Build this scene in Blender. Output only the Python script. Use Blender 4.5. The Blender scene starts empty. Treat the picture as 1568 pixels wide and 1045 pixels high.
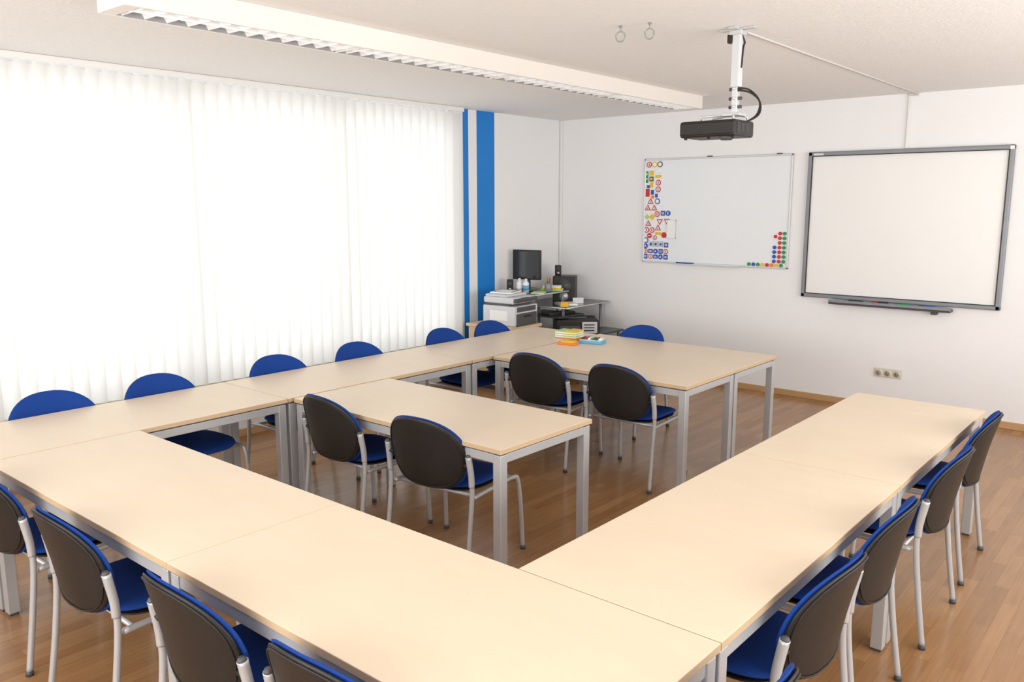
import bpy, bmesh, math, random
from mathutils import Vector, Matrix
random.seed(4)
scene = bpy.context.scene
scene.view_settings.view_transform = 'Standard'
scene.view_settings.look = 'None'

# ---------------------------------------------------------------- materials
def new_mat(name, color, rough=0.5, metal=0.0, spec=0.5):
    m = bpy.data.materials.new(name); m.use_nodes = True
    b = m.node_tree.nodes['Principled BSDF']
    b.inputs['Base Color'].default_value = (*color, 1)
    b.inputs['Roughness'].default_value = rough
    b.inputs['Metallic'].default_value = metal
    b.inputs['Specular IOR Level'].default_value = spec
    return m

def noisy(name, c1, c2, scale=(4, 4, 4), rough=0.5, metal=0.0, bump=0.0, detail=4, spec=0.5, bscale=None):
    m = new_mat(name, c1, rough, metal, spec)
    nt = m.node_tree; b = nt.nodes['Principled BSDF']
    tc = nt.nodes.new('ShaderNodeTexCoord')
    mp = nt.nodes.new('ShaderNodeMapping'); mp.inputs['Scale'].default_value = scale
    n = nt.nodes.new('ShaderNodeTexNoise'); n.inputs['Scale'].default_value = 1.0
    n.inputs['Detail'].default_value = detail
    mx = nt.nodes.new('ShaderNodeMix'); mx.data_type = 'RGBA'
    mx.inputs[6].default_value = (*c1, 1); mx.inputs[7].default_value = (*c2, 1)
    nt.links.new(tc.outputs['Object'], mp.inputs['Vector'])
    nt.links.new(mp.outputs[0], n.inputs['Vector'])
    nt.links.new(n.outputs['Fac'], mx.inputs[0])
    nt.links.new(mx.outputs[2], b.inputs['Base Color'])
    if bump > 0:
        n2 = nt.nodes.new('ShaderNodeTexNoise'); n2.inputs['Scale'].default_value = bscale or 60
        n2.inputs['Detail'].default_value = 3
        nt.links.new(tc.outputs['Object'], n2.inputs['Vector'])
        bp = nt.nodes.new('ShaderNodeBump'); bp.inputs['Strength'].default_value = bump
        bp.inputs['Distance'].default_value = 0.01
        nt.links.new(n2.outputs['Fac'], bp.inputs['Height'])
        nt.links.new(bp.outputs[0], b.inputs['Normal'])
    return m

M_WALL = noisy('wall_paint', (0.86, 0.86, 0.86), (0.89, 0.89, 0.89), (1, 1, 1), 0.85, bump=0.10, bscale=90, spec=0.2)
M_CEIL = noisy('ceiling_ingrain', (0.86, 0.85, 0.84), (0.92, 0.91, 0.90), (25, 25, 25), 0.9, bump=0.35, bscale=55, spec=0.1)
M_WHITE = noisy('white_plastic', (0.82, 0.82, 0.81), (0.85, 0.85, 0.84), (3, 3, 3), 0.4)
M_CHAN_SHADE = noisy('channel_plastic_shaded', (0.60, 0.58, 0.56), (0.64, 0.62, 0.60), (3, 3, 3), 0.8, spec=0.15)  # white channel plastic with ceiling shade mixed into its grey
M_LAMP = noisy('lamp_housing', (0.84, 0.79, 0.74), (0.86, 0.82, 0.77), (3, 3, 3), 0.5)
M_LOUVRE = noisy('louvre_metal', (0.88, 0.88, 0.88), (0.92, 0.92, 0.92), (3, 3, 3), 0.35, 0.1)
M_LOUVRE2 = noisy('louvre_side_reflector', (0.30, 0.30, 0.30), (0.36, 0.36, 0.36), (3, 3, 3), 0.35, 0.3)
M_DARKIN = noisy('lamp_inside', (0.10, 0.10, 0.10), (0.13, 0.13, 0.13), (3, 3, 3), 0.6)
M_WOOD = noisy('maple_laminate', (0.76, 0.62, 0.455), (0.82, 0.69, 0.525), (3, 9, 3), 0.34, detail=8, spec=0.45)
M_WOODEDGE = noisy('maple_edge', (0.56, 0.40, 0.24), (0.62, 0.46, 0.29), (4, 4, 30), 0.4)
M_METAL = noisy('silver_grey_metal', (0.50, 0.51, 0.52), (0.56, 0.57, 0.58), (5, 5, 5), 0.35, 0.35)
M_DGREY = noisy('dark_grey_plastic', (0.06, 0.06, 0.065), (0.08, 0.08, 0.085), (8, 8, 8), 0.45)
M_BLACK = noisy('black_plastic', (0.014, 0.012, 0.011), (0.020, 0.017, 0.015), (30, 30, 30), 0.42, bump=0.1, bscale=300, spec=0.4)
M_BLUE = noisy('blue_fabric', (0.007, 0.040, 0.22), (0.013, 0.060, 0.31), (120, 120, 120), 0.85, bump=0.3, bscale=500, spec=0.2)
M_STRIPE = noisy('blue_wall_paint', (0.003, 0.20, 0.62), (0.004, 0.22, 0.67), (4, 4, 4), 0.6)
M_BASE = noisy('baseboard_wood', (0.50, 0.29, 0.13), (0.58, 0.36, 0.18), (8, 8, 40), 0.4)
M_BOARD = noisy('board_enamel', (0.80, 0.83, 0.85), (0.82, 0.85, 0.87), (2, 2, 2), 0.18)
M_SMART = noisy('projection_surface', (0.85, 0.85, 0.83), (0.87, 0.87, 0.85), (2, 2, 2), 0.35)
M_GFRAME = noisy('grey_frame', (0.22, 0.23, 0.25), (0.26, 0.27, 0.29), (6, 6, 6), 0.4, 0.3)
M_ALU = noisy('aluminium', (0.62, 0.63, 0.64), (0.68, 0.69, 0.70), (6, 6, 6), 0.35, 0.5)
M_HOOK = noisy('galvanised_hook', (0.30, 0.30, 0.29), (0.36, 0.36, 0.35), (6, 6, 6), 0.4, 0.5)
M_SOCK = noisy('socket_beige', (0.66, 0.62, 0.52), (0.70, 0.66, 0.56), (6, 6, 6), 0.4)
M_RECESS = noisy('socket_recess', (0.36, 0.34, 0.28), (0.40, 0.38, 0.32), (6, 6, 6), 0.4)
M_PRN = noisy('printer_white', (0.60, 0.61, 0.63), (0.66, 0.67, 0.69), (6, 6, 6), 0.45)
M_SCREEN = noisy('screen_glass', (0.01, 0.012, 0.015), (0.014, 0.016, 0.02), (3, 3, 3), 0.12)
M_GLASS = noisy('smoked_glass', (0.04, 0.05, 0.05), (0.06, 0.07, 0.07), (3, 3, 3), 0.22, spec=0.3)
M_BEIGE = noisy('beige_wood', (0.70, 0.50, 0.30), (0.76, 0.56, 0.36), (4, 4, 20), 0.5)
def flat(n, c, r=0.5): return noisy(n, c, tuple(min(1, x * 1.08) for x in c), (20, 20, 20), r)
M_RED = flat('magnet_red', (0.60, 0.02, 0.02)); M_YEL = flat('magnet_yellow', (0.80, 0.50, 0.02))
M_GRN = flat('magnet_green', (0.02, 0.28, 0.10)); M_MBLU = flat('magnet_blue', (0.02, 0.08, 0.42))
M_PAPER = flat('paper_white', (0.85, 0.85, 0.83)); M_ORG = flat('orange', (0.80, 0.22, 0.03))
M_LGRN = flat('light_green_paper', (0.40, 0.62, 0.22)); M_LBLU = flat('light_blue', (0.10, 0.40, 0.65))

def floor_mat():
    m = new_mat('laminate_floor', (0.4, 0.2, 0.1), 0.21)
    nt = m.node_tree; b = nt.nodes['Principled BSDF']
    tc = nt.nodes.new('ShaderNodeTexCoord')
    mp = nt.nodes.new('ShaderNodeMapping'); mp.inputs['Rotation'].default_value = (0, 0, math.radians(90))
    br = nt.nodes.new('ShaderNodeTexBrick'); br.inputs['Scale'].default_value = 1.0
    br.inputs['Brick Width'].default_value = 0.48; br.inputs['Row Height'].default_value = 0.066
    br.inputs['Mortar Size'].default_value = 0.0008; br.inputs['Bias'].default_value = 0.0
    br.inputs['Color1'].default_value = (0.42, 0.225, 0.098, 1)
    br.inputs['Color2'].default_value = (0.32, 0.162, 0.066, 1)
    br.inputs['Mortar'].default_value = (0.24, 0.12, 0.05, 1)
    br.offset = 0.37
    mp2 = nt.nodes.new('ShaderNodeMapping'); mp2.inputs['Scale'].default_value = (40, 2.5, 1)
    n = nt.nodes.new('ShaderNodeTexNoise'); n.inputs['Scale'].default_value = 1.5; n.inputs['Detail'].default_value = 6
    mx = nt.nodes.new('ShaderNodeMix'); mx.data_type = 'RGBA'; mx.blend_type = 'MULTIPLY'; mx.inputs[0].default_value = 0.35
    cr = nt.nodes.new('ShaderNodeValToRGB')
    cr.color_ramp.elements[0].color = (0.6, 0.55, 0.5, 1); cr.color_ramp.elements[0].position = 0.3
    cr.color_ramp.elements[1].color = (1, 1, 1, 1); cr.color_ramp.elements[1].position = 0.65
    L = nt.links.new
    L(tc.outputs['Object'], mp.inputs['Vector']); L(mp.outputs[0], br.inputs['Vector'])
    L(tc.outputs['Object'], mp2.inputs['Vector']); L(mp2.outputs[0], n.inputs['Vector'])
    L(n.outputs['Fac'], cr.inputs[0]); L(br.outputs['Color'], mx.inputs[6]); L(cr.outputs[0], mx.inputs[7])
    L(mx.outputs[2], b.inputs['Base Color'])
    return m
M_FLOOR = floor_mat()

def blind_mat():
    m = bpy.data.materials.new('blind_fabric'); m.use_nodes = True
    nt = m.node_tree; nt.nodes.clear()
    out = nt.nodes.new('ShaderNodeOutputMaterial')
    d = nt.nodes.new('ShaderNodeBsdfDiffuse'); d.inputs[0].default_value = (0.74, 0.73, 0.70, 1)
    t = nt.nodes.new('ShaderNodeBsdfTranslucent'); t.inputs[0].default_value = (0.90, 0.895, 0.87, 1)
    mx = nt.nodes.new('ShaderNodeMixShader'); mx.inputs[0].default_value = 0.5
    tc = nt.nodes.new('ShaderNodeTexCoord'); n = nt.nodes.new('ShaderNodeTexNoise'); n.inputs['Scale'].default_value = 120
    bp = nt.nodes.new('ShaderNodeBump'); bp.inputs['Strength'].default_value = 0.1
    L = nt.links.new
    L(tc.outputs['Object'], n.inputs['Vector']); L(n.outputs['Fac'], bp.inputs['Height'])
    L(bp.outputs[0], d.inputs['Normal'])
    L(d.outputs[0], mx.inputs[1]); L(t.outputs[0], mx.inputs[2]); L(mx.outputs[0], out.inputs[0])
    return m
M_BLIND = blind_mat()

# ---------------------------------------------------------------- mesh builder
class MB:
    def __init__(s): s.v = []; s.f = []; s.m = []; s.sm = []; s.mats = []
    def mi(s, mat):
        if mat not in s.mats: s.mats.append(mat)
        return s.mats.index(mat)
    def add_bm(s, bm, mat, smooth=False, M=None, recalc=True):
        if recalc: bmesh.ops.recalc_face_normals(bm, faces=bm.faces)
        if M is not None: bmesh.ops.transform(bm, matrix=M, verts=bm.verts)
        o = len(s.v); bm.verts.index_update(); k = s.mi(mat)
        s.v += [tuple(v.co) for v in bm.verts]
        for f in bm.faces:
            s.f.append([o + v.index for v in f.verts]); s.m.append(k); s.sm.append(smooth)
        bm.free()
    def box(s, x0, x1, y0, y1, z0, z1, mat, bevel=0.0, seg=2, M=None):
        bm = bmesh.new(); bmesh.ops.create_cube(bm, size=1)
        for v in bm.verts:
            v.co = Vector(((x0 + x1) / 2 + v.co.x * (x1 - x0), (y0 + y1) / 2 + v.co.y * (y1 - y0), (z0 + z1) / 2 + v.co.z * (z1 - z0)))
        if bevel > 0: bmesh.ops.bevel(bm, geom=bm.edges[:], offset=bevel, segments=seg, affect='EDGES', profile=0.5)
        s.add_bm(bm, mat, False, M)
    def cyl(s, p0, p1, r, mat, n=20, r2=None, smooth=True):
        s.tube([p0, p1], [r, r if r2 is None else r2], mat, n)
    def tube(s, pts, r, mat, n=12, sy=1.0, closed=False):
        pts = [Vector(p) for p in pts]; N = len(pts)
        rs = r if isinstance(r, (list, tuple)) else [r] * N
        bm = bmesh.new(); rings = []
        t0 = (pts[1] - pts[0]).normalized()
        up = Vector((0, 0, 1)) if abs(t0.z) < 0.9 else Vector((0, 1, 0))
        a = t0.cross(up).normalized()
        for i in range(N):
            if closed: t = (pts[(i + 1) % N] - pts[i - 1]).normalized()
            elif i == 0: t = t0
            elif i == N - 1: t = (pts[i] - pts[i - 1]).normalized()
            else: t = (pts[i + 1] - pts[i - 1]).normalized()
            a = (a - t * a.dot(t)).normalized(); b = t.cross(a)
            rings.append([bm.verts.new(pts[i] + (a * math.cos(q) + b * math.sin(q) * sy) * rs[i]) for q in [2 * math.pi * j / n for j in range(n)]])
        for i in range(N if closed else N - 1):
            A = rings[i]; B = rings[(i + 1) % N]
            for j in range(n): bm.faces.new((A[j], A[(j + 1) % n], B[(j + 1) % n], B[j]))
        if not closed: bm.faces.new(rings[0][::-1]); bm.faces.new(rings[-1])
        s.add_bm(bm, mat, True)
    def pad(s, outline, fn, tf, tb, mat, pw=3.0, M=None):
        cx = sum(p[0] for p in outline) / len(outline); cy = sum(p[1] for p in outline) / len(outline)
        R = [1.0, 0.985, 0.955, 0.9, 0.8, 0.6, 0.4, 0.2]
        bm = bmesh.new(); n = len(outline)
        def ring(r, t):
            h = t * (max(0, 1 - r ** (pw * 2))) ** 0.5
            return [bm.verts.new(fn(cx + (p[0] - cx) * r, cy + (p[1] - cy) * r, h)) for p in outline]
        base = ring(1.0, 0)
        for t in (tf, -tb):
            prev = base
            for r in R[1:]:
                cur = ring(r, t)
                for j in range(n): bm.faces.new((prev[j], prev[(j + 1) % n], cur[(j + 1) % n], cur[j]))
                prev = cur
            c = bm.verts.new(fn(cx, cy, t))
            for j in range(n): bm.faces.new((prev[j], prev[(j + 1) % n], c))
        s.add_bm(bm, mat, True, M)
    def prism(s, pts, d, mat, smooth=False):
        bm = bmesh.new(); d = Vector(d)
        a = [bm.verts.new(Vector(p)) for p in pts]; b = [bm.verts.new(Vector(p) + d) for p in pts]; n = len(a)
        bm.faces.new(a); bm.faces.new(b[::-1])
        for j in range(n): bm.faces.new((a[j], b[j], b[(j + 1) % n], a[(j + 1) % n]))
        s.add_bm(bm, mat, smooth)
    def mesh(s, name):
        me = bpy.data.meshes.new(name); me.from_pydata(s.v, [], s.f)
        for m in s.mats: me.materials.append(m)
        me.polygons.foreach_set('material_index', s.m); me.polygons.foreach_set('use_smooth', s.sm); me.update()
        return me
    def obj(s, name, loc=(0, 0, 0), rot=0):
        o = bpy.data.objects.new(name, s.mesh(name)); o.location = loc; o.rotation_euler = (0, 0, rot)
        scene.collection.objects.link(o); return o

def smooth_path(P, k=6):
    P = [Vector(p) for p in P]; Q = [P[0]] + P + [P[-1]]; out = []
    for i in range(1, len(Q) - 2):
        p0, p1, p2, p3 = Q[i - 1:i + 3]
        for j in range(k):
            t = j / k
            out.append(0.5 * ((2 * p1) + (p2 - p0) * t + (2 * p0 - 5 * p1 + 4 * p2 - p3) * t * t + (-p0 + 3 * p1 - 3 * p2 + p3) * t ** 3))
    out.append(P[-1]); return out
def sbox(name, x0, x1, y0, y1, z0, z1, mat, bevel=0):
    b = MB(); b.box(x0, x1, y0, y1, z0, z1, mat, bevel); return b.obj(name)

# ---------------------------------------------------------------- room
XL, XR, YB, YF, ZC = -5.90, 1.50, 7.85, -1.50, 2.805
sbox('floor', XL - .2, XR + .2, YF - .2, YB + .2, -0.12, 0, M_FLOOR)
sbox('ceiling', XL - .2, XR + .2, YF - .2, YB + .2, ZC, ZC + .15, M_CEIL)
sbox('wall_back', XL - .2, XR + .2, YB, YB + .2, 0, ZC, M_WALL)
w = MB()
w.box(XR, XR + .2, YF, YB, 0, 0.85, M_WALL); w.box(XR, XR + .2, YF, YB, 2.5, ZC, M_WALL)
w.box(XR, XR + .2, YF, 0.6, 0.85, 2.5, M_WALL); w.box(XR, XR + .2, 7.0, YB, 0.85, 2.5, M_WALL)  # opening added in the unseen wall to admit fill light
w.obj('wall_right')
w = MB()
for y in (0.6, 2.2, 3.8, 5.4, 6.94): w.box(XR + .07, XR + .13, y, y + .06, 0.85, 2.5, M_WHITE, 0.005)
w.box(XR + .07, XR + .13, 0.6, 7.0, 0.85, 0.91, M_WHITE, 0.005); w.box(XR + .07, XR + .13, 0.6, 7.0, 2.44, 2.5, M_WHITE, 0.005)
w.obj('fill_window_side')  # frame of the added, unseen opening for the side fill
w = MB()
WY0, WY1, WZ0, WZ1 = 0.3, 6.08, 0.46, 2.74
w.box(XL - .2, XL, YF, YB, 0, WZ0, M_WALL); w.box(XL - .2, XL, YF, YB, WZ1, ZC, M_WALL)
w.box(XL - .2, XL, YF, WY0, WZ0, WZ1, M_WALL); w.box(XL - .2, XL, WY1, YB, WZ0, WZ1, M_WALL)
w.box(XL, XL + .004, 6.215, 6.29, 0, ZC, M_STRIPE); w.box(XL, XL + .004, 6.42, 6.69, 0, ZC, M_STRIPE)
w.obj('wall_left')
w = MB()
w.box(XL - .2, XR + .2, YF - .2, YF, 0, 0.85, M_WALL); w.box(XL - .2, XR + .2, YF - .2, YF, 2.5, ZC, M_WALL)
w.box(XL - .2, -4.6, YF - .2, YF, 0.85, 2.5, M_WALL); w.box(1.0, XR + .2, YF - .2, YF, 0.85, 2.5, M_WALL)  # gap left behind the camera as an added opening for fill
w.obj('wall_front')
w = MB()
for x in (-4.6, -3.2, -1.8, -0.4, 0.94): w.box(x, x + .06, YF - .13, YF - .07, 0.85, 2.5, M_WHITE, 0.005)
w.box(-4.6, 1.0, YF - .13, YF - .07, 0.85, 0.91, M_WHITE); w.box(-4.6, 1.0, YF - .13, YF - .07, 2.44, 2.5, M_WHITE)
w.obj('fill_window_rear')  # frame of the added opening behind the camera, for rear fill
w = MB()
fx0, fx1 = XL - .14, XL - .08
nw = 4
for i in range(nw + 1):
    y = WY0 + (WY1 - WY0 - 0.08) * i / nw
    w.box(fx0, fx1, y, y + .08, WZ0, WZ1, M_WHITE, 0.006)
w.box(fx0, fx1, WY0, WY1, WZ0, WZ0 + .08, M_WHITE, 0.006); w.box(fx0, fx1, WY0, WY1, WZ1 - .08, WZ1, M_WHITE, 0.006)
w.obj('window_1')
sbox('trim_1', XL, XL + .13, WY0, WY1, WZ0 - 0.03, WZ0, M_WHITE, 0.004)
b = MB(); b.box(XL, XR, YB - .015, YB, 0, 0.06, M_BASE, 0.003); b.obj('baseboard_back')
b = MB(); b.box(XL, XL + .015, YF, YB - .016, 0, 0.06, M_BASE, 0.003); b.obj('baseboard_left')
b = MB(); b.box(XR - .015, XR, YF, YB - .016, 0, 0.06, M_BASE, 0.003); b.obj('baseboard_right')

# vertical blinds
b = MB()
bx = XL + 0.075
y = 0.47; ang = math.radians(17)
while y < 6.07:
    hw = 0.0615; z0, z1 = 0.495, 2.745
    bm = bmesh.new(); cols = []
    for i in range(7):
        t = -1 + 2 * i / 6
        px = math.sin(ang) * hw * t + 0.006 * (1 - t * t); py = math.cos(ang) * hw * t
        cols.append([bm.verts.new((bx + px, y + py, z)) for z in (z0, z1)])
    for i in range(6): bm.faces.new((cols[i][0], cols[i + 1][0], cols[i + 1][1], cols[i][1]))
    b.add_bm(bm, M_BLIND, True, recalc=False)
    b.box(bx - .002, bx + .010, y - .055, y + .055, 0.483, 0.50, M_SOCK)
    b.box(bx - .006, bx + .006, y - .01, y + .01, 2.745, 2.765, M_WHITE)
    y += 0.109
b.box(bx - .02, bx + .02, 0.40, 6.14, 2.762, ZC - .001, M_WHITE, 0.003)
b.tube([(bx + .015, 0.45, .488), (bx + .015, 6.06, .488)], 0.002, M_WHITE, 6)
b.obj('vertical_blinds')

# ---------------------------------------------------------------- tables
def table(x0, x1, y0, y1, H=0.73):
    cx, cy = (x0 + x1) / 2, (y0 + y1) / 2; a = (x1 - x0) / 2 - .0008; c = (y1 - y0) / 2 - .0008
    b = MB()
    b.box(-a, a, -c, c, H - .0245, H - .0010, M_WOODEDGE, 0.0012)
    b.box(-a + .0010, a - .0010, -c + .0010, c - .0010, H - .006, H, M_WOOD, 0.0008)
    L = .05; i = .008
    for sx in (-1, 1):
        for sy in (-1, 1):
            X = sx * (a - i - L / 2); Y = sy * (c - i - L / 2)
            b.box(X - L / 2, X + L / 2, Y - L / 2, Y + L / 2, 0.012, H - .034, M_METAL, 0.004)
            b.box(X - L / 2 + .006, X + L / 2 - .006, Y - L / 2 + .006, Y + L / 2 - .006, 0, .014, M_DGREY)
            b.box(X - L / 2 + .006, X + L / 2 - .006, Y - L / 2 + .006, Y + L / 2 - .006, H - .036, H - .024, M_DGREY)
    for s_ in (-1, 1):
        Y = s_ * (c - i - .018); b.box(-a + .055, a - .055, Y - .013, Y + .013, H - .078, H - .034, M_METAL, 0.003)
        X = s_ * (a - i - .018); b.box(X - .013, X + .013, -c + .055, c - .055, H - .078, H - .034, M_METAL, 0.003)
    for q in (-.5, 0, .5):
        if a > c:
            for s_ in (-1, 1): b.box(q * a - .02, q * a + .02, s_ * (c - .026) - .01, s_ * (c - .026) + .01, H - .036, H - .024, M_DGREY)
        else:
            for s_ in (-1, 1): b.box(s_ * (a - .026) - .01, s_ * (a - .026) + .01, q * c - .02, q * c + .02, H - .036, H - .024, M_DGREY)
    b.obj('conference_table', (cx, cy, 0))
for T in [(-2.485, -0.885, 1.205, 1.905), (-4.10, -2.485, 1.205, 1.905),
          (-4.815, -4.105, 1.20, 2.80), (-4.815, -4.105, 2.803, 4.405), (-4.815, -4.105, 4.408, 6.01),
          (-4.09, -2.46, 2.83, 3.58),
          (-4.09, -2.46, 4.62, 5.328), (-4.09, -2.46, 5.329, 6.04),
          (-1.585, -0.885, 1.907, 3.53), (-1.585, -0.885, 3.532, 5.15)]:
    table(*T)

# ---------------------------------------------------------------- chairs
def chair_mesh():
    b = MB()
    out = []
    W, zb, zm, zt = 0.248, 0.452, 0.63, 0.838
    n = 48
    for i in range(n):
        q = 2 * math.pi * i / n; c, s_ = math.cos(q), math.sin(q)
        if s_ >= 0:
            e = 2 / 2.35
            out.append((W * math.copysign(abs(c) ** e, c), zm + (zt - zm) * abs(s_) ** e))
        else:
            e = 2 / 3.4
            zz = zm - (zm - zb) * abs(s_) ** e
            tap = 1 - 0.15 * ((zm - zz) / (zm - zb))
            out.append((W * tap * math.copysign(abs(c) ** e, c), zz))
    def back(off0):
        def fn(x, z, h):
            yy = -0.062 + 0.06 * (x / .235) ** 2 - 0.20 * (z - .60) - 0.25 * (z - .60) ** 2
            return (x, yy + off0 + h, z)
        return fn
    b.pad(out, back(0.010), 0.018, 0.008, M_BLUE, 2.4)
    zc = sum(p[1] for p in out) / n
    out2 = [(p[0] * .975, zc + (p[1] - zc) * .975) for p in out]
    b.pad(out2, back(-0.002), 0.004, 0.011, M_BLACK, 5)
    so = [(p[0] * .92, zc + (p[1] - zc) * .92) for p in out]
    b.tube([back(-0.0115)(p[0], p[1], 0) for p in so], 0.003, M_BLACK, 6, closed=True)
    so = []
    for i in range(n):
        q = 2 * math.pi * i / n; c, s_ = math.cos(q), math.sin(q); e = 2 / 3.6
        so.append((0.230 * math.copysign(abs(c) ** e, c) * (1 + .03 * s_), 0.25 + 0.222 * math.copysign(abs(s_) ** e, s_)))
    def seat(x, y, h): return (x, y, 0.452 + h - 0.012 * max(0, (y - .36)) / .1 + 0.012 * (x / .228) ** 2)
    b.pad(so, seat, 0.026, 0.012, M_BLUE, 3.5)
    so2 = [(p[0] * .95, .25 + (p[1] - .25) * .95) for p in so]
    b.pad(so2, lambda x, y, h: (x, y, 0.438 + h), 0.004, 0.014, M_BLACK, 5)
    for sx in (-1, 1):
        X = 0.264 * sx
        p = smooth_path([(X * 1.02, -.055, 0.01), (X, -.02, .25), (X, 0.0, .44), (X, -.005, .54), (X * .985, -.022, .645)])
        b.tube(p, 0.0125, M_METAL, 12)
        q = smooth_path([(X, -.002, .49), (X, -.005, .55), (X * .985, -.022, .650)])
        b.tube(q, [0.0150 + .0015 * i / len(q) for i in range(len(q))], M_METAL, 12)
        b.tube([(X * .985, -.022, .645), (X * .985, -.025, .660)], [.0160, .010], M_DGREY, 12)
        b.tube([(X * .99, -.014, .60), (X * .86, -.018, .60)], .009, M_BLACK, 10)
        b.tube(smooth_path([(X * 1.0, .47, .01), (X * .98, .455, .25), (X * .95, .44, .395), (X * .93, .40, .425), (X * .93, .2, .425), (X * .97, 0.02, .425)]), .0125, M_METAL, 12)
        b.tube([(X * 1.02, -.055, 0), (X * 1.02, -.055, .022)], .015, M_DGREY, 12)
        b.tube([(X * 1.0, .47, 0), (X * 1.0, .47, .022)], .015, M_DGREY, 12)
    b.tube([(-.245, .06, .422), (.245, .06, .422)], .010, M_METAL, 10)
    b.tube([(-.245, .40, .422), (.245, .40, .422)], .010, M_METAL, 10)
    return b.mesh('conference_chair')
CM = chair_mesh()
def chair(x, y, deg):
    o = bpy.data.objects.new('conference_chair', CM); o.location = (x, y, 0); o.rotation_euler = (0, 0, math.radians(deg))
    scene.collection.objects.link(o)
for x, y, d in ((-3.73, 1.14, 1), (-2.98, 1.14, -1), (-2.16, 1.14, -1), (-1.54, 1.16, 2)): chair(x, y, d)
for x, y, d in ((-2.94, 2.83, 7), (-3.67, 2.80, -2), (-3.61, 4.56, 5), (-2.93, 4.58, 2)): chair(x, y, d)
for y, d in ((1.77, -90), (2.39, -88), (3.23, -91), (3.94, -90), (4.86, -89), (5.45, -92)): chair(-4.80, y, d)
chair(-3.67, 6.02, 180)
for x, y, d in ((-.745, 1.66, 86), (-.83, 2.43, 88), (-.835, 3.04, 91), (-.83, 3.89, 90), (-.855, 4.66, 92)): chair(x, y, d)

# ---------------------------------------------------------------- ceiling light
b = MB()
x0, x1, y0, y1, z0 = -3.84, -3.585, 1.74, 6.84, 2.695
b.box(x0, x0 + .012, y0, y1, z0, ZC, M_LAMP, .002); b.box(x1 - .012, x1, y0, y1, z0, ZC, M_LAMP, .002)
b.box(x0 + .002, x1 - .002, y0 - .002, y0 + .07, z0 + .001, ZC - .001, M_LAMP, .002); b.box(x0 + .002, x1 - .002, y1 - .07, y1 + .002, z0 + .001, ZC - .001, M_LAMP, .002)
b.box(x0 + .012, x1 - .012, y0 + .02, y1 - .02, ZC - .02, ZC - .002, M_DARKIN)
b.box(x0 + .012, x0 + .020, y0 + .06, y1 - .06, z0 + .002, z0 + .06, M_LOUVRE2); b.box(x1 - .020, x1 - .012, y0 + .06, y1 - .06, z0 + .002, z0 + .06, M_LOUVRE2)
xm = (x0 + x1) / 2
b.prism([(xm, y0 + .06, z0 + .003), (xm - .018, y0 + .06, z0 + .05), (xm + .018, y0 + .06, z0 + .05)], (0, y1 - y0 - .12, 0), M_LOUVRE)
nb = 47; ya, yb_ = y0 + .095, y1 - .095
for ib in range(nb + 1):
    yy = ya + (yb_ - ya) * ib / nb
    for xa, xb in ((x0 + .018, xm), (x1 - .018, xm)):
        bm = bmesh.new()
        P = [(xa, yy, z0 + .003), (xa, yy - .030, z0 + .055), (xa, yy + .030, z0 + .055), (xb, yy, z0 + .003), (xb, yy - .012, z0 + .055), (xb, yy + .012, z0 + .055)]
        V = [bm.verts.new(p) for p in P]
        for f in ((0, 1, 2), (3, 5, 4), (0, 3, 4, 1), (0, 2, 5, 3), (1, 4, 5, 2)): bm.faces.new([V[k] for k in f])
        b.add_bm(bm, M_LOUVRE)
for k in range(1, 4):
    q = y0 + (y1 - y0) * k / 4; b.box(x0 - .001, x1 + .001, q - .002, q + .002, z0 - .001, ZC - .002, M_LAMP)
b.obj('ceiling_light_fixture', (0, 0, -.0005))

for hx, hy in ((-2.54, 3.90), (-2.38, 3.93)):
    b = MB()
    b.cyl((0, 0, ZC), (0, 0, ZC - .006), .010, M_HOOK); b.cyl((0, 0, ZC), (0, 0, ZC - .03), .0035, M_HOOK, 8)
    b.tube([(.021 * math.cos(t), .011 * math.cos(t), ZC - .054 + .026 * math.sin(t)) for t in [2 * math.pi * i / 28 for i in range(28)]], .004, M_HOOK, 8, closed=True)
    b.obj('ceiling_hook', (hx, hy, -.001))

# ---------------------------------------------------------------- projector
b = MB()
px, py = -2.09, 4.365
b.box(px - .10, px + .10, py - .022, py + .022, ZC - .008, ZC, M_ALU, .002)
b.box(px - .022, px + .022, py - .08, py + .08, ZC - .010, ZC, M_ALU, .002)
b.box(px - .035, px + .035, py - .035, py + .035, ZC - .035, ZC - .01, M_ALU, .004)
b.box(px - .05, px - .02, py - .03, py + .01, ZC - .075, ZC - .03, M_BLACK, .004)
b.box(px - .024, px + .024, py - .024, py + .024, 2.50, ZC - .008, M_PRN, .005)
b.box(px - .017, px + .017, py - .017, py + .017, 2.36, 2.51, M_ALU, .004)
for z in (2.49, 2.44, 2.395):
    b.cyl((px - .036, py, z), (px + .036, py, z), .009, M_DGREY, 12)
    b.cyl((px, py - .036, z), (px, py + .036, z), .007, M_ALU, 12)
b.box(px - .06, px + .05, py - .04, py + .04, 2.345, 2.362, M_ALU, .003)
for dx, dy in ((-.16, -.08), (.03, -.08), (-.16, .06), (.04, .07)):
    b.tube([(px, py, 2.355), (px + dx, py + dy, 2.345), (px + dx, py + dy, 2.318)], .006, M_ALU, 8)
cx, cy = px - .09, py - .03
b.box(cx - .165, cx + .165, cy - .12, cy + .12, 2.232, 2.320, M_BLACK, .014, 3)
b.box(cx - .160, cx + .160, cy - .124, cy - .10, 2.245, 2.308, M_BLACK, .004)
for i in range(9): b.box(cx + .163, cx + .168, cy - .09 + i * .016, cy - .082 + i * .016, 2.25, 2.305, M_DGREY)
b.cyl((cx + .08, cy + .115, 2.275), (cx + .08, cy + .15, 2.275), .036, M_BLACK, 24)
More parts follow.
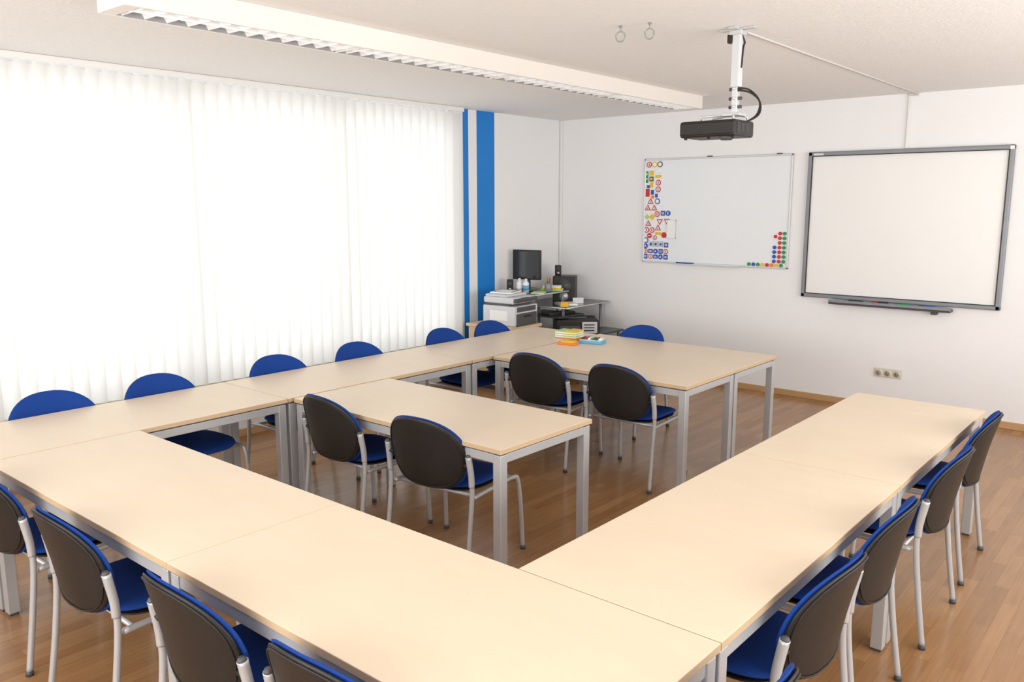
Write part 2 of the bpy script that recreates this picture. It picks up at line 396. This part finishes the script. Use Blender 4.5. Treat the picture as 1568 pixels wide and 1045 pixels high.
b.cyl((cx + .08, cy + .15, 2.275), (cx + .08, cy + .152, 2.275), .028, M_SCREEN, 24)
b.tube([(cx + .09, cy - .06, 2.236), (cx + .09, cy - .06, 2.214)], [.045, .03], M_DGREY, 20)
for i in range(3): b.cyl((cx - .14 + .14 * i, cy - .09, 2.234), (cx - .14 + .14 * i, cy - .09, 2.222), .009, M_BLACK, 10)
for k, o_ in enumerate((0, .012)):
    b.tube(smooth_path([(px + .02, py - .02, 2.48 + o_), (px + .07, py + .02, 2.47 + o_), (px + .125, py + .03, 2.42), (px + .13 - o_, py + .02, 2.35), (px + .075, py - .02, 2.31), (cx + .15, cy - .05, 2.30)]), .005, M_BLACK, 8)
b.tube(smooth_path([(px + .02, py, ZC - .03), (px + .03, py + .02, ZC - .07), (px + .028, py + .01, ZC - .10), (px + .026, py, 2.6)]), .005, M_BLACK, 8)
b.obj('ceiling_projector', (0, 0, -.001))
b = MB()
b.box(px - .010, px + .010, py + .08, YB - .02, ZC - .012, ZC - .001, M_CHAN_SHADE, .002)
b.box(px - .012 - .05, px + .012 - .05, YB - .018, YB - .002, 2.345, ZC - .001, M_WHITE, .002)
b.box(px - .07, px + .015, YB - .02, YB - .002, ZC - .022, ZC - .001, M_CHAN_SHADE, .003)
b.obj('cable_channel')
b = MB(); b.box(XL + .005, XL + .035, YB - .022, YB - .002, 0.06, ZC - .001, M_WHITE, .003); b.obj('cable_channel')

# ---------------------------------------------------------------- boards
def frame(b, x0, x1, z0, z1, y, w_, d, mat, bev=.004):
    b.box(x0, x1, y - d, y, z0, z0 + w_, mat, bev); b.box(x0, x1, y - d, y, z1 - w_, z1, mat, bev)
    b.box(x0, x0 + w_, y - d, y, z0, z1, mat, bev); b.box(x1 - w_, x1, y - d, y, z0, z1, mat, bev)
OFF = (0, -0.004, 0)
b = MB()
wx0, wx1, wz0, wz1 = -4.755, -3.135, 1.243, 2.337
b.box(wx0 + .01, wx1 - .01, YB - .014, YB - .001, wz0 + .01, wz1 - .01, M_BOARD)
frame(b, wx0, wx1, wz0, wz1, YB, .018, .022, M_ALU)
b.box(wx0 + .4, wx1 - .5, YB - .045, YB - .018, wz0 - .006, wz0 + .004, M_ALU, .002)
for k in (.42, .52): b.cyl((wx0 + k, YB - .035, wz0 + .010), (wx0 + k + .10, YB - .035, wz0 + .010), .007, M_MBLU, 10)
for k in (.45, .9): b.box(wx0 + 1.62 * k, wx0 + 1.62 * k + .05, YB - .024, YB, wz1 - .004, wz1 + .008, M_DGREY, .001)
b.obj('whiteboard', OFF)

b = MB(); yb = YB - .0142
def disc(x, z, r, mat, d=.006, y=yb, n=18):
    b.prism([(x + r * math.cos(2 * math.pi * i / n), y, z + r * math.sin(2 * math.pi * i / n)) for i in range(n)], (0, -d, 0), mat)
def poly(x, z, r, mat, n, a0, d=.004, y=yb):
    b.prism([(x + r * math.cos(a0 + 2 * math.pi * i / n), y, z + r * math.sin(a0 + 2 * math.pi * i / n)) for i in range(n)], (0, -d, 0), mat)
def sq(x, z, w_, h, mat, d=.004, y=yb): b.box(x - w_ / 2, x + w_ / 2, y - d, y, z - h / 2, z + h / 2, mat)
def ring(x, z, m1=M_RED, r=.031, m2=M_PAPER): disc(x, z, r, m1, .003); disc(x, z, r * .66, m2, .005)
def sring(x, z, m1=M_RED, r=.031): ring(x, z, m1, r); sq(x, z, r * .3, r * .8, M_DGREY, .007)
def tri(x, z, down=False, r=.042):
    a = -math.pi / 2 if down else math.pi / 2
    poly(x, z, r, M_RED, 3, a, .003); poly(x, z, r * .56, M_PAPER, 3, a, .005)
    if not down: sq(x, z, .007, .020, M_DGREY, .006)
def info(x, z, w_=.050, h=.052): sq(x, z, w_, h, M_MBLU); sq(x, z, w_ * .45, h * .42, M_PAPER, .006); sq(x, z, w_ * .16, h * .3, M_DGREY, .007)
X = lambda v: wx0 + v; Z = lambda v: wz1 - v
sring(X(.055), Z(.06)); ring(X(.12), Z(.06), M_YEL, m2=M_PAPER); ring(X(.185), Z(.06), M_DGREY)
sq(X(.03), Z(.19), .03, .12, M_GRN); sq(X(.03), Z(.16), .012, .02, M_PAPER, .007); sq(X(.03), Z(.21), .012, .02, M_PAPER, .007)
sq(X(.085), Z(.15), .05, .05, M_YEL); sq(X(.085), Z(.21), .05, .05, M_DGREY); sq(X(.085), Z(.21), .03, .025, M_YEL, .006); sq(X(.17), Z(.13), .07, .035, M_PAPER)
sq(X(.165), Z(.185), .07, .028, M_YEL); sq(X(.09), Z(.27), .035, .06, M_YEL); sq(X(.05), Z(.29), .035, .03, M_MBLU); sring(X(.17), Z(.25))
sring(X(.17), Z(.32)); sq(X(.036), Z(.355), .06, .085, M_RED); sq(X(.10), Z(.35), .035, .05, M_MBLU); sq(X(.15), Z(.385), .03, .04, M_MBLU); sq(X(.105), Z(.40), .03, .035, M_ORG)
tri(X(.08), Z(.45)); tri(X(.05), Z(.52)); tri(X(.128), Z(.52)); ring(X(.165), Z(.445), M_MBLU)
sring(X(.165), Z(.58)); info(X(.235), Z(.57)); disc(X(.298), Z(.57), .028, M_MBLU); sq(X(.298), Z(.57), .008, .03, M_PAPER, .008); poly(X(.105), Z(.61), .035, M_YEL, 4, 0); poly(X(.045), Z(.61), .03, M_LGRN, 4, 0)
tri(X(.20), Z(.655), True); tri(X(.285), Z(.65), True); tri(X(.06), Z(.685)); tri(X(.18), Z(.73)); sring(X(.04), Z(.75)); sring(X(.108), Z(.75))
sq(X(.185), Z(.785), .07, .03, M_YEL); ring(X(.255), Z(.80), M_RED, m2=M_RED); disc(X(.078), Z(.81), .028, M_RED); sq(X(.078), Z(.81), .03, .008, M_PAPER, .008)
sring(X(.145), Z(.83), r=.025)
sq(X(.345), Z(.735), .10, .19, M_PAPER, .012); frame(b, X(.293), X(.397), Z(.832), Z(.638), yb, .006, .013, M_ALU, 0)
ring(X(.035), Z(.86), M_MBLU); disc(X(.035), Z(.92), .027, M_MBLU); poly(X(.035), Z(.92), .014, M_PAPER, 3, 1.57, .008)
for i, xx in enumerate((.10, .16, .22)):
    sq(X(xx), Z(.895), .050, .055, M_DGREY); sq(X(xx), Z(.895), .044, .049, M_PAPER, .005); sq(X(xx), Z(.898), .028, .030, M_MBLU, .006)
info(X(.285), Z(.905))
for r_ in range(2):
    for c_ in range(5):
        xx = .035 + c_ * .062; zz = .975 + r_ * .058
        k = (r_ * 5 + c_ * 3) % 4
        if k == 0: sring(X(xx), Z(zz), r=.027)
        elif k == 1: info(X(xx), Z(zz))
        elif k == 2: disc(X(xx), Z(zz), .027, M_MBLU); poly(X(xx), Z(zz), .014, M_PAPER, 3, 1.57, .008)
        else: info(X(xx), Z(zz), .054, .044)
for i in range(7): disc(wx1 - .045, wz0 + .07 + i * .045, .018, M_GRN, .008); disc(wx1 - .09, wz0 + .07 + i * .045, .018, M_RED, .008)
for i in range(4): disc(wx1 - .14, wz0 + .07 + i * .045, .018, M_MBLU, .008)
disc(wx1 - .135, wz0 + .25 + .06, .017, M_RED, .008)
for i, m in enumerate((M_GRN, M_MBLU, M_GRN, M_YEL, M_RED, M_ORG, M_YEL, M_GRN)): disc(wx1 - .395 + i * .047, wz0 + .032, .018, m, .008)
b.obj('board_magnets', (0, -.0045, 0))

b = MB()
sx0, sx1, sz0, sz1 = -2.986, -1.312, .992, 2.340
b.box(sx0 + .02, sx1 - .02, YB - .022, YB - .001, sz0 + .02, sz1 - .02, M_SMART)
frame(b, sx0, sx1, sz0, sz1, YB, .040, .036, M_GFRAME, .008)
frame(b, sx0 + .036, sx1 - .036, sz0 + .036, sz1 - .036, YB, .006, .038, M_BLACK, 0)
b.box(sx0 + .05, sx0 + .14, YB - .038, YB, sz1 - .032, sz1 - .014, M_ALU)
b.box(sx1 - .035, sx1 - .005, YB - .038, YB, sz1 - .035, sz1 - .008, M_PAPER)
b.box(-2.70, -1.665, YB - .10, YB, sz0 - .045, sz0 - .018, M_DGREY, .008)
b.box(-2.70, -1.665, YB - .10, YB - .085, sz0 - .035, sz0 - .002, M_GFRAME, .005)
b.box(-1.83, -1.78, YB - .06, YB, sz0 - .075, sz0 - .03, M_DGREY, .004)
for i, m in enumerate((M_BLACK, M_RED, M_GRN, M_MBLU)):
    b.cyl((-2.53 + i * .20, YB - .055, sz0 - .008), (-2.40 + i * .20, YB - .055, sz0 - .008), .010, m, 12)
b.box(-2.27, -2.19, YB - .07, YB - .03, sz0 - .018, sz0 + .006, M_BLACK, .004)
b.obj('interactive_whiteboard', OFF)

b = MB()
b.box(-2.27, -2.035, YB - .012, YB, .307, .388, M_SOCK, .004)
for i in range(3):
    x = -2.231 + i * .0785
    b.cyl((x, YB - .011, .3475), (x, YB - .018, .3475), .030, M_SOCK, 24); b.cyl((x, YB - .0181, .3475), (x, YB - .0185, .3475), .021, M_RECESS, 24)
    for d in (-.009, .009): b.cyl((x + d, YB - .0186, .3475), (x + d, YB - .020, .3475), .003, M_BLACK, 8)
b.obj('wall_socket', (0, -.001, 0))

# ---------------------------------------------------------------- corner workstation
b = MB()
b.box(-5.86, -5.16, 6.98, 7.80, .765, .785, M_GLASS, .004)
b.box(-5.86, -5.35, 6.70, 7.28, .915, .935, M_GLASS, .004)
b.box(-5.70, -5.15, 6.85, 7.30, .68, .695, M_GLASS, .004)
b.box(-5.60, -4.92, 6.90, 7.75, .475, .495, M_GLASS, .004)
b.box(-5.60, -5.00, 7.05, 7.75, .10, .12, M_GLASS, .004)
for x, y, z in ((-5.83, 6.74, .915), (-5.40, 6.74, .915), (-5.83, 7.72, .765), (-5.22, 7.72, .765), (-5.22, 7.02, .765), (-5.55, 7.02, .765), (-4.96, 7.70, .475), (-4.96, 6.95, .475)):
    b.cyl((x, y, 0), (x, y, z), .016, M_GFRAME, 12)
for x, y in ((-5.80, 7.24), (-5.40, 7.24)): b.cyl((x, y, .78), (x, y, .92), .012, M_GFRAME, 12)
b.tube([(-5.16, 6.975, .775), (-5.86, 6.975, .775)], .008, M_ALU, 8); b.tube([(-5.155, 6.98, .775), (-5.155, 7.8, .775)], .008, M_ALU, 8)
b.tube([(-5.345, 6.70, .925), (-5.345, 7.28, .925)], .008, M_ALU, 8)
b.obj('computer_desk')

b = MB()
b.box(-.165, .165, -.02, .02, .12, .44, M_BLACK, .008)
b.box(-.150, .150, -.0215, -.019, .14, .425, M_SCREEN)
b.box(-.08, .08, .015, .05, .18, .36, M_DGREY, .01)
b.box(-.03, .03, .0, .035, .01, .16, M_DGREY, .005)
b.cyl((0, .01, 0), (0, .01, .014), .11, M_DGREY, 28)
b.obj('computer_monitor', (-5.66, 6.95, .936), math.radians(14))

def speaker(name, x, y, z, w_, d, h, rot, mat=M_BLACK):
    b = MB(); b.box(-w_ / 2, w_ / 2, -d / 2, d / 2, 0, h, mat, .008)
    b.cyl((0, -d / 2 + .002, h * .62), (0, -d / 2 - .003, h * .62), w_ * .33, M_DGREY, 20)
    b.cyl((0, -d / 2 + .002, h * .22), (0, -d / 2 - .003, h * .22), w_ * .2, M_ALU, 16)
    b.obj(name, (x, y, z), math.radians(rot))
speaker('desktop_speaker', -5.74, 6.76, .936, .07, .08, .13, 40)
speaker('subwoofer', -5.54, 7.48, .786, .25, .24, .285, 30)
speaker('desktop_speaker', -5.64, 7.48, 1.073, .07, .08, .11, 40)
b = MB(); b.box(-.06, .06, -.004, .004, 0, .06, M_ALU, .002); b.box(-.05, .05, -.03, .03, 0, .006, M_ALU); b.obj('card_holder', (-5.30, 7.40, .786), math.radians(40))

b = MB()
b.box(-.21, .19, -.20, .20, .0, .20, M_PRN, .012)
b.box(.14, .205, -.17, .17, .0, .125, M_DGREY, .008)
b.box(.195, .212, -.06, .06, .085, .105, M_BLACK, .003)
b.box(.186, .194, -.16, .16, .14, .19, M_DGREY, .003)
b.box(-.20, .12, -.19, .19, .20, .222, M_DGREY, .004)
b.box(-.20, .17, -.20, .20, .222, .285, M_PRN, .014)
b.box(-.19, .08, -.185, .165, .285, .31, M_PRN, .010)
b.box(.10, .20, -.19, .19, .235, .275, M_DGREY, .010)
b.box(.115, .185, -.06, .05, .275, .279, M_SCREEN)
for i in range(5): b.cyl((.15, .08 + i * .02, .275), (.15, .08 + i * .02, .281), .006, M_PAPER, 8)
b.box(-.12, .10, -.204, -.198, .05, .15, M_WHITE, .003)
b.obj('multifunction_printer', (-5.42, 6.40, .66), math.radians(4))
b = MB(); b.box(-.12, .12, -.15, .12, 0, .014, M_PAPER, .002); b.box(-.10, .11, -.1, .1, .014, .02, M_GFRAME); b.box(-.06, .10, -.12, .02, .02, .024, M_PAPER); b.obj('paper_stack', (-5.50, 6.42, .972), .3)

b = MB()
b.box(-5.80, -5.19, 6.13, 6.62, .63, .659, M_BEIGE, .003)
b.box(-5.78, -5.21, 6.15, 6.60, .05, .63, M_BEIGE, .002); b.box(-5.212, -5.198, 6.16, 6.59, .08, .61, M_BEIGE, .003)
b.cyl((-5.198, 6.22, .36), (-5.18, 6.22, .36), .012, M_ALU, 12); b.box(-5.76, -5.24, 6.17, 6.58, 0, .05, M_DGREY)
b.obj('printer_cabinet')

b = MB()
b.box(-.24, .22, -.17, .17, 0, .165, M_BLACK, .02, 3); b.box(-.20, .02, -.18, -.12, .03, .10, M_DGREY, .006)
b.box(.04, .20, -.185, -.165, .02, .14, M_PRN, .006); b.box(-.20, .10, -.10, .14, .165, .18, M_DGREY, .006)
b.box(.06, .17, -.189, -.183, .045, .055, M_BLACK); b.box(.06, .17, -.189, -.183, .075, .085, M_BLACK); b.box(.06, .17, -.189, -.183, .105, .115, M_BLACK)
b.obj('inkjet_printer', (-5.16, 7.18, .497), math.radians(42))
b = MB()
b.box(-.10, .10, -.22, .22, 0, .34, M_BLACK, .008); b.box(-.09, .09, -.228, -.218, .02, .32, M_DGREY, .006)
for z in (.24, .28): b.box(-.075, .075, -.231, -.226, z, z + .025, M_GFRAME, .002)
b.cyl((0, -.226, .16), (0, -.232, .16), .012, M_ALU, 14)
b.obj('computer_tower', (-5.30, 7.40, .121), math.radians(50))
b = MB(); b.box(-.1, .1, -.13, .13, 0, .01, M_PAPER); b.box(-.09, .1, -.12, .11, .01, .018, M_PAPER); b.obj('paper_stack', (-5.33, 7.21, .786), .9)
b = MB(); b.box(-.12, .12, -.09, .09, 0, .02, M_LGRN, .002); b.box(-.11, .1, -.08, .08, .02, .035, M_YEL, .002); b.box(-.1, .1, -.08, .07, .035, .05, M_PAPER, .002); b.obj('notebook_stack', (-5.47, 7.15, .936), .6)
b = MB(); b.box(-.04, .04, -.03, .03, 0, .05, M_YEL, .004); b.box(-.035, .035, -.025, .025, .05, .056, M_ORG); b.obj('note_cube', (-5.21, 7.03, .786), .5)
for x, y, c in ((-5.60, 6.75, M_WHITE), (-5.52, 6.76, M_LBLU)):
    b = MB(); b.tube([(0, 0, 0), (0, 0, .10), (0, 0, .115), (0, 0, .12), (0, 0, .15)], [.033, .033, .026, .016, .014], M_WHITE, 20)
    b.tube([(0, 0, .03), (0, 0, .08)], .0335, c, 20); b.obj('spray_bottle', (x, y, .936))
b = MB(); b.box(-.20, .20, -.065, .065, 0, .02, M_BLACK, .004)
for r_ in range(4):
    for c_ in range(13): b.box(-.19 + c_ * .029, -.166 + c_ * .029, -.055 + r_ * .028, -.032 + r_ * .028, .02, .026, M_DGREY)
b.obj('computer_keyboard', (-5.32, 7.07, .696), math.radians(84))
b = MB(); b.box(-.07, .07, -.09, .09, 0, .006, M_PAPER); b.box(-.06, .07, -.08, .085, .006, .012, M_LGRN); b.obj('paper_sheets', (-5.42, 6.85, .936), .5)
b = MB()
b.tube([(0, 0, 0), (0, 0, .004), (0, 0, .09), (0, 0, .092)], [.034, .038, .04, .038], M_GFRAME, 20)
for i, m in enumerate((M_RED, M_MBLU, M_YEL, M_BLACK)): b.cyl((.012 * math.cos(i * 1.6), .012 * math.sin(i * 1.6), .08), (.028 * math.cos(i * 1.6), .028 * math.sin(i * 1.6), .15), .004, m, 8)
b.obj('pen_cup', (-5.40, 6.99, .936))

# ---------------------------------------------------------------- things on the table
b = MB()
for i, m in enumerate((M_ORG, M_PAPER, M_LGRN, M_PAPER, M_YEL, M_PAPER, M_LGRN)): b.box(-.10 + .002 * (i % 2), .10, -.075, .075 - .003 * (i % 3), i * .009, i * .009 + .0085, m)
b.box(.0, .10, -.07, .07, .063, .070, M_YEL)
b.obj('note_card_stack', (-4.17, 5.70, .731), math.radians(8))
b = MB()
b.box(-.08, .08, -.05, .05, 0, .018, M_ORG, .003); b.box(-.05, .07, -.045, .035, .018, .030, M_YEL, .003); b.obj('card_box', (-3.98, 5.42, .731), .3)
b = MB()
b.box(-.10, .10, -.06, .06, 0, .026, M_LBLU, .004); b.box(-.09, .09, -.05, .05, .026, .030, M_PAPER)
for i in range(6): b.cyl((-.075 + i * .03, -.045, .038), (-.075 + i * .03, .045, .038), .009, (M_DGREY, M_RED, M_PAPER, M_GRN, M_DGREY, M_PAPER)[i], 10)
b.obj('marker_set', (-3.86, 5.60, .731), .25)
b = MB(); b.cyl((-.06, 0, .009), (.06, 0, .009), .009, M_ORG, 12); b.cyl((.06, 0, .009), (.09, 0, .009), .008, M_MBLU, 12); b.obj('marker_pen', (-4.02, 5.60, .731), .9)

# ---------------------------------------------------------------- lights
def area(name, loc, rot, sx, sy, e, col=(1, 1, 1)):
    l = bpy.data.lights.new(name, 'AREA'); l.shape = 'RECTANGLE'; l.size = sx; l.size_y = sy; l.energy = e; l.color = col
    o = bpy.data.objects.new(name, l); o.location = loc; o.rotation_euler = rot; scene.collection.objects.link(o); return o
area('window_daylight', (XL - .5, 3.2, 1.65), (0, math.radians(-90), 0), 2.7, 6.4, 88, (0.98, 0.99, 1.0))
area('rear_fill_light', (-1.8, YF - .35, 1.55), (math.radians(90 + 24), 0, 0), 5.4, 1.6, 205, (1.0, 0.985, 0.97))  # added fill from behind the camera, tilted up to lift the ceiling
area('side_fill_light', (XR + .4, 3.8, 1.5), (0, math.radians(90 + 22), 0), 1.6, 6.2, 220, (1.0, 0.985, 0.97))  # added fill from the right, stretched to reach the far wall
wd = bpy.data.worlds.new('world'); scene.world = wd; wd.use_nodes = True
wd.node_tree.nodes['Background'].inputs[0].default_value = (0.9, 0.95, 1, 1); wd.node_tree.nodes['Background'].inputs[1].default_value = 0.6

# ---------------------------------------------------------------- camera
c = bpy.data.cameras.new('camera'); c.sensor_width = 36; c.lens = 29.13; c.clip_start = 0.02
co = bpy.data.objects.new('camera', c); co.location = (0, 0, 1.878)
co.rotation_euler = (math.radians(90 - 9.49), 0, math.radians(40.2))
scene.collection.objects.link(co); scene.camera = co
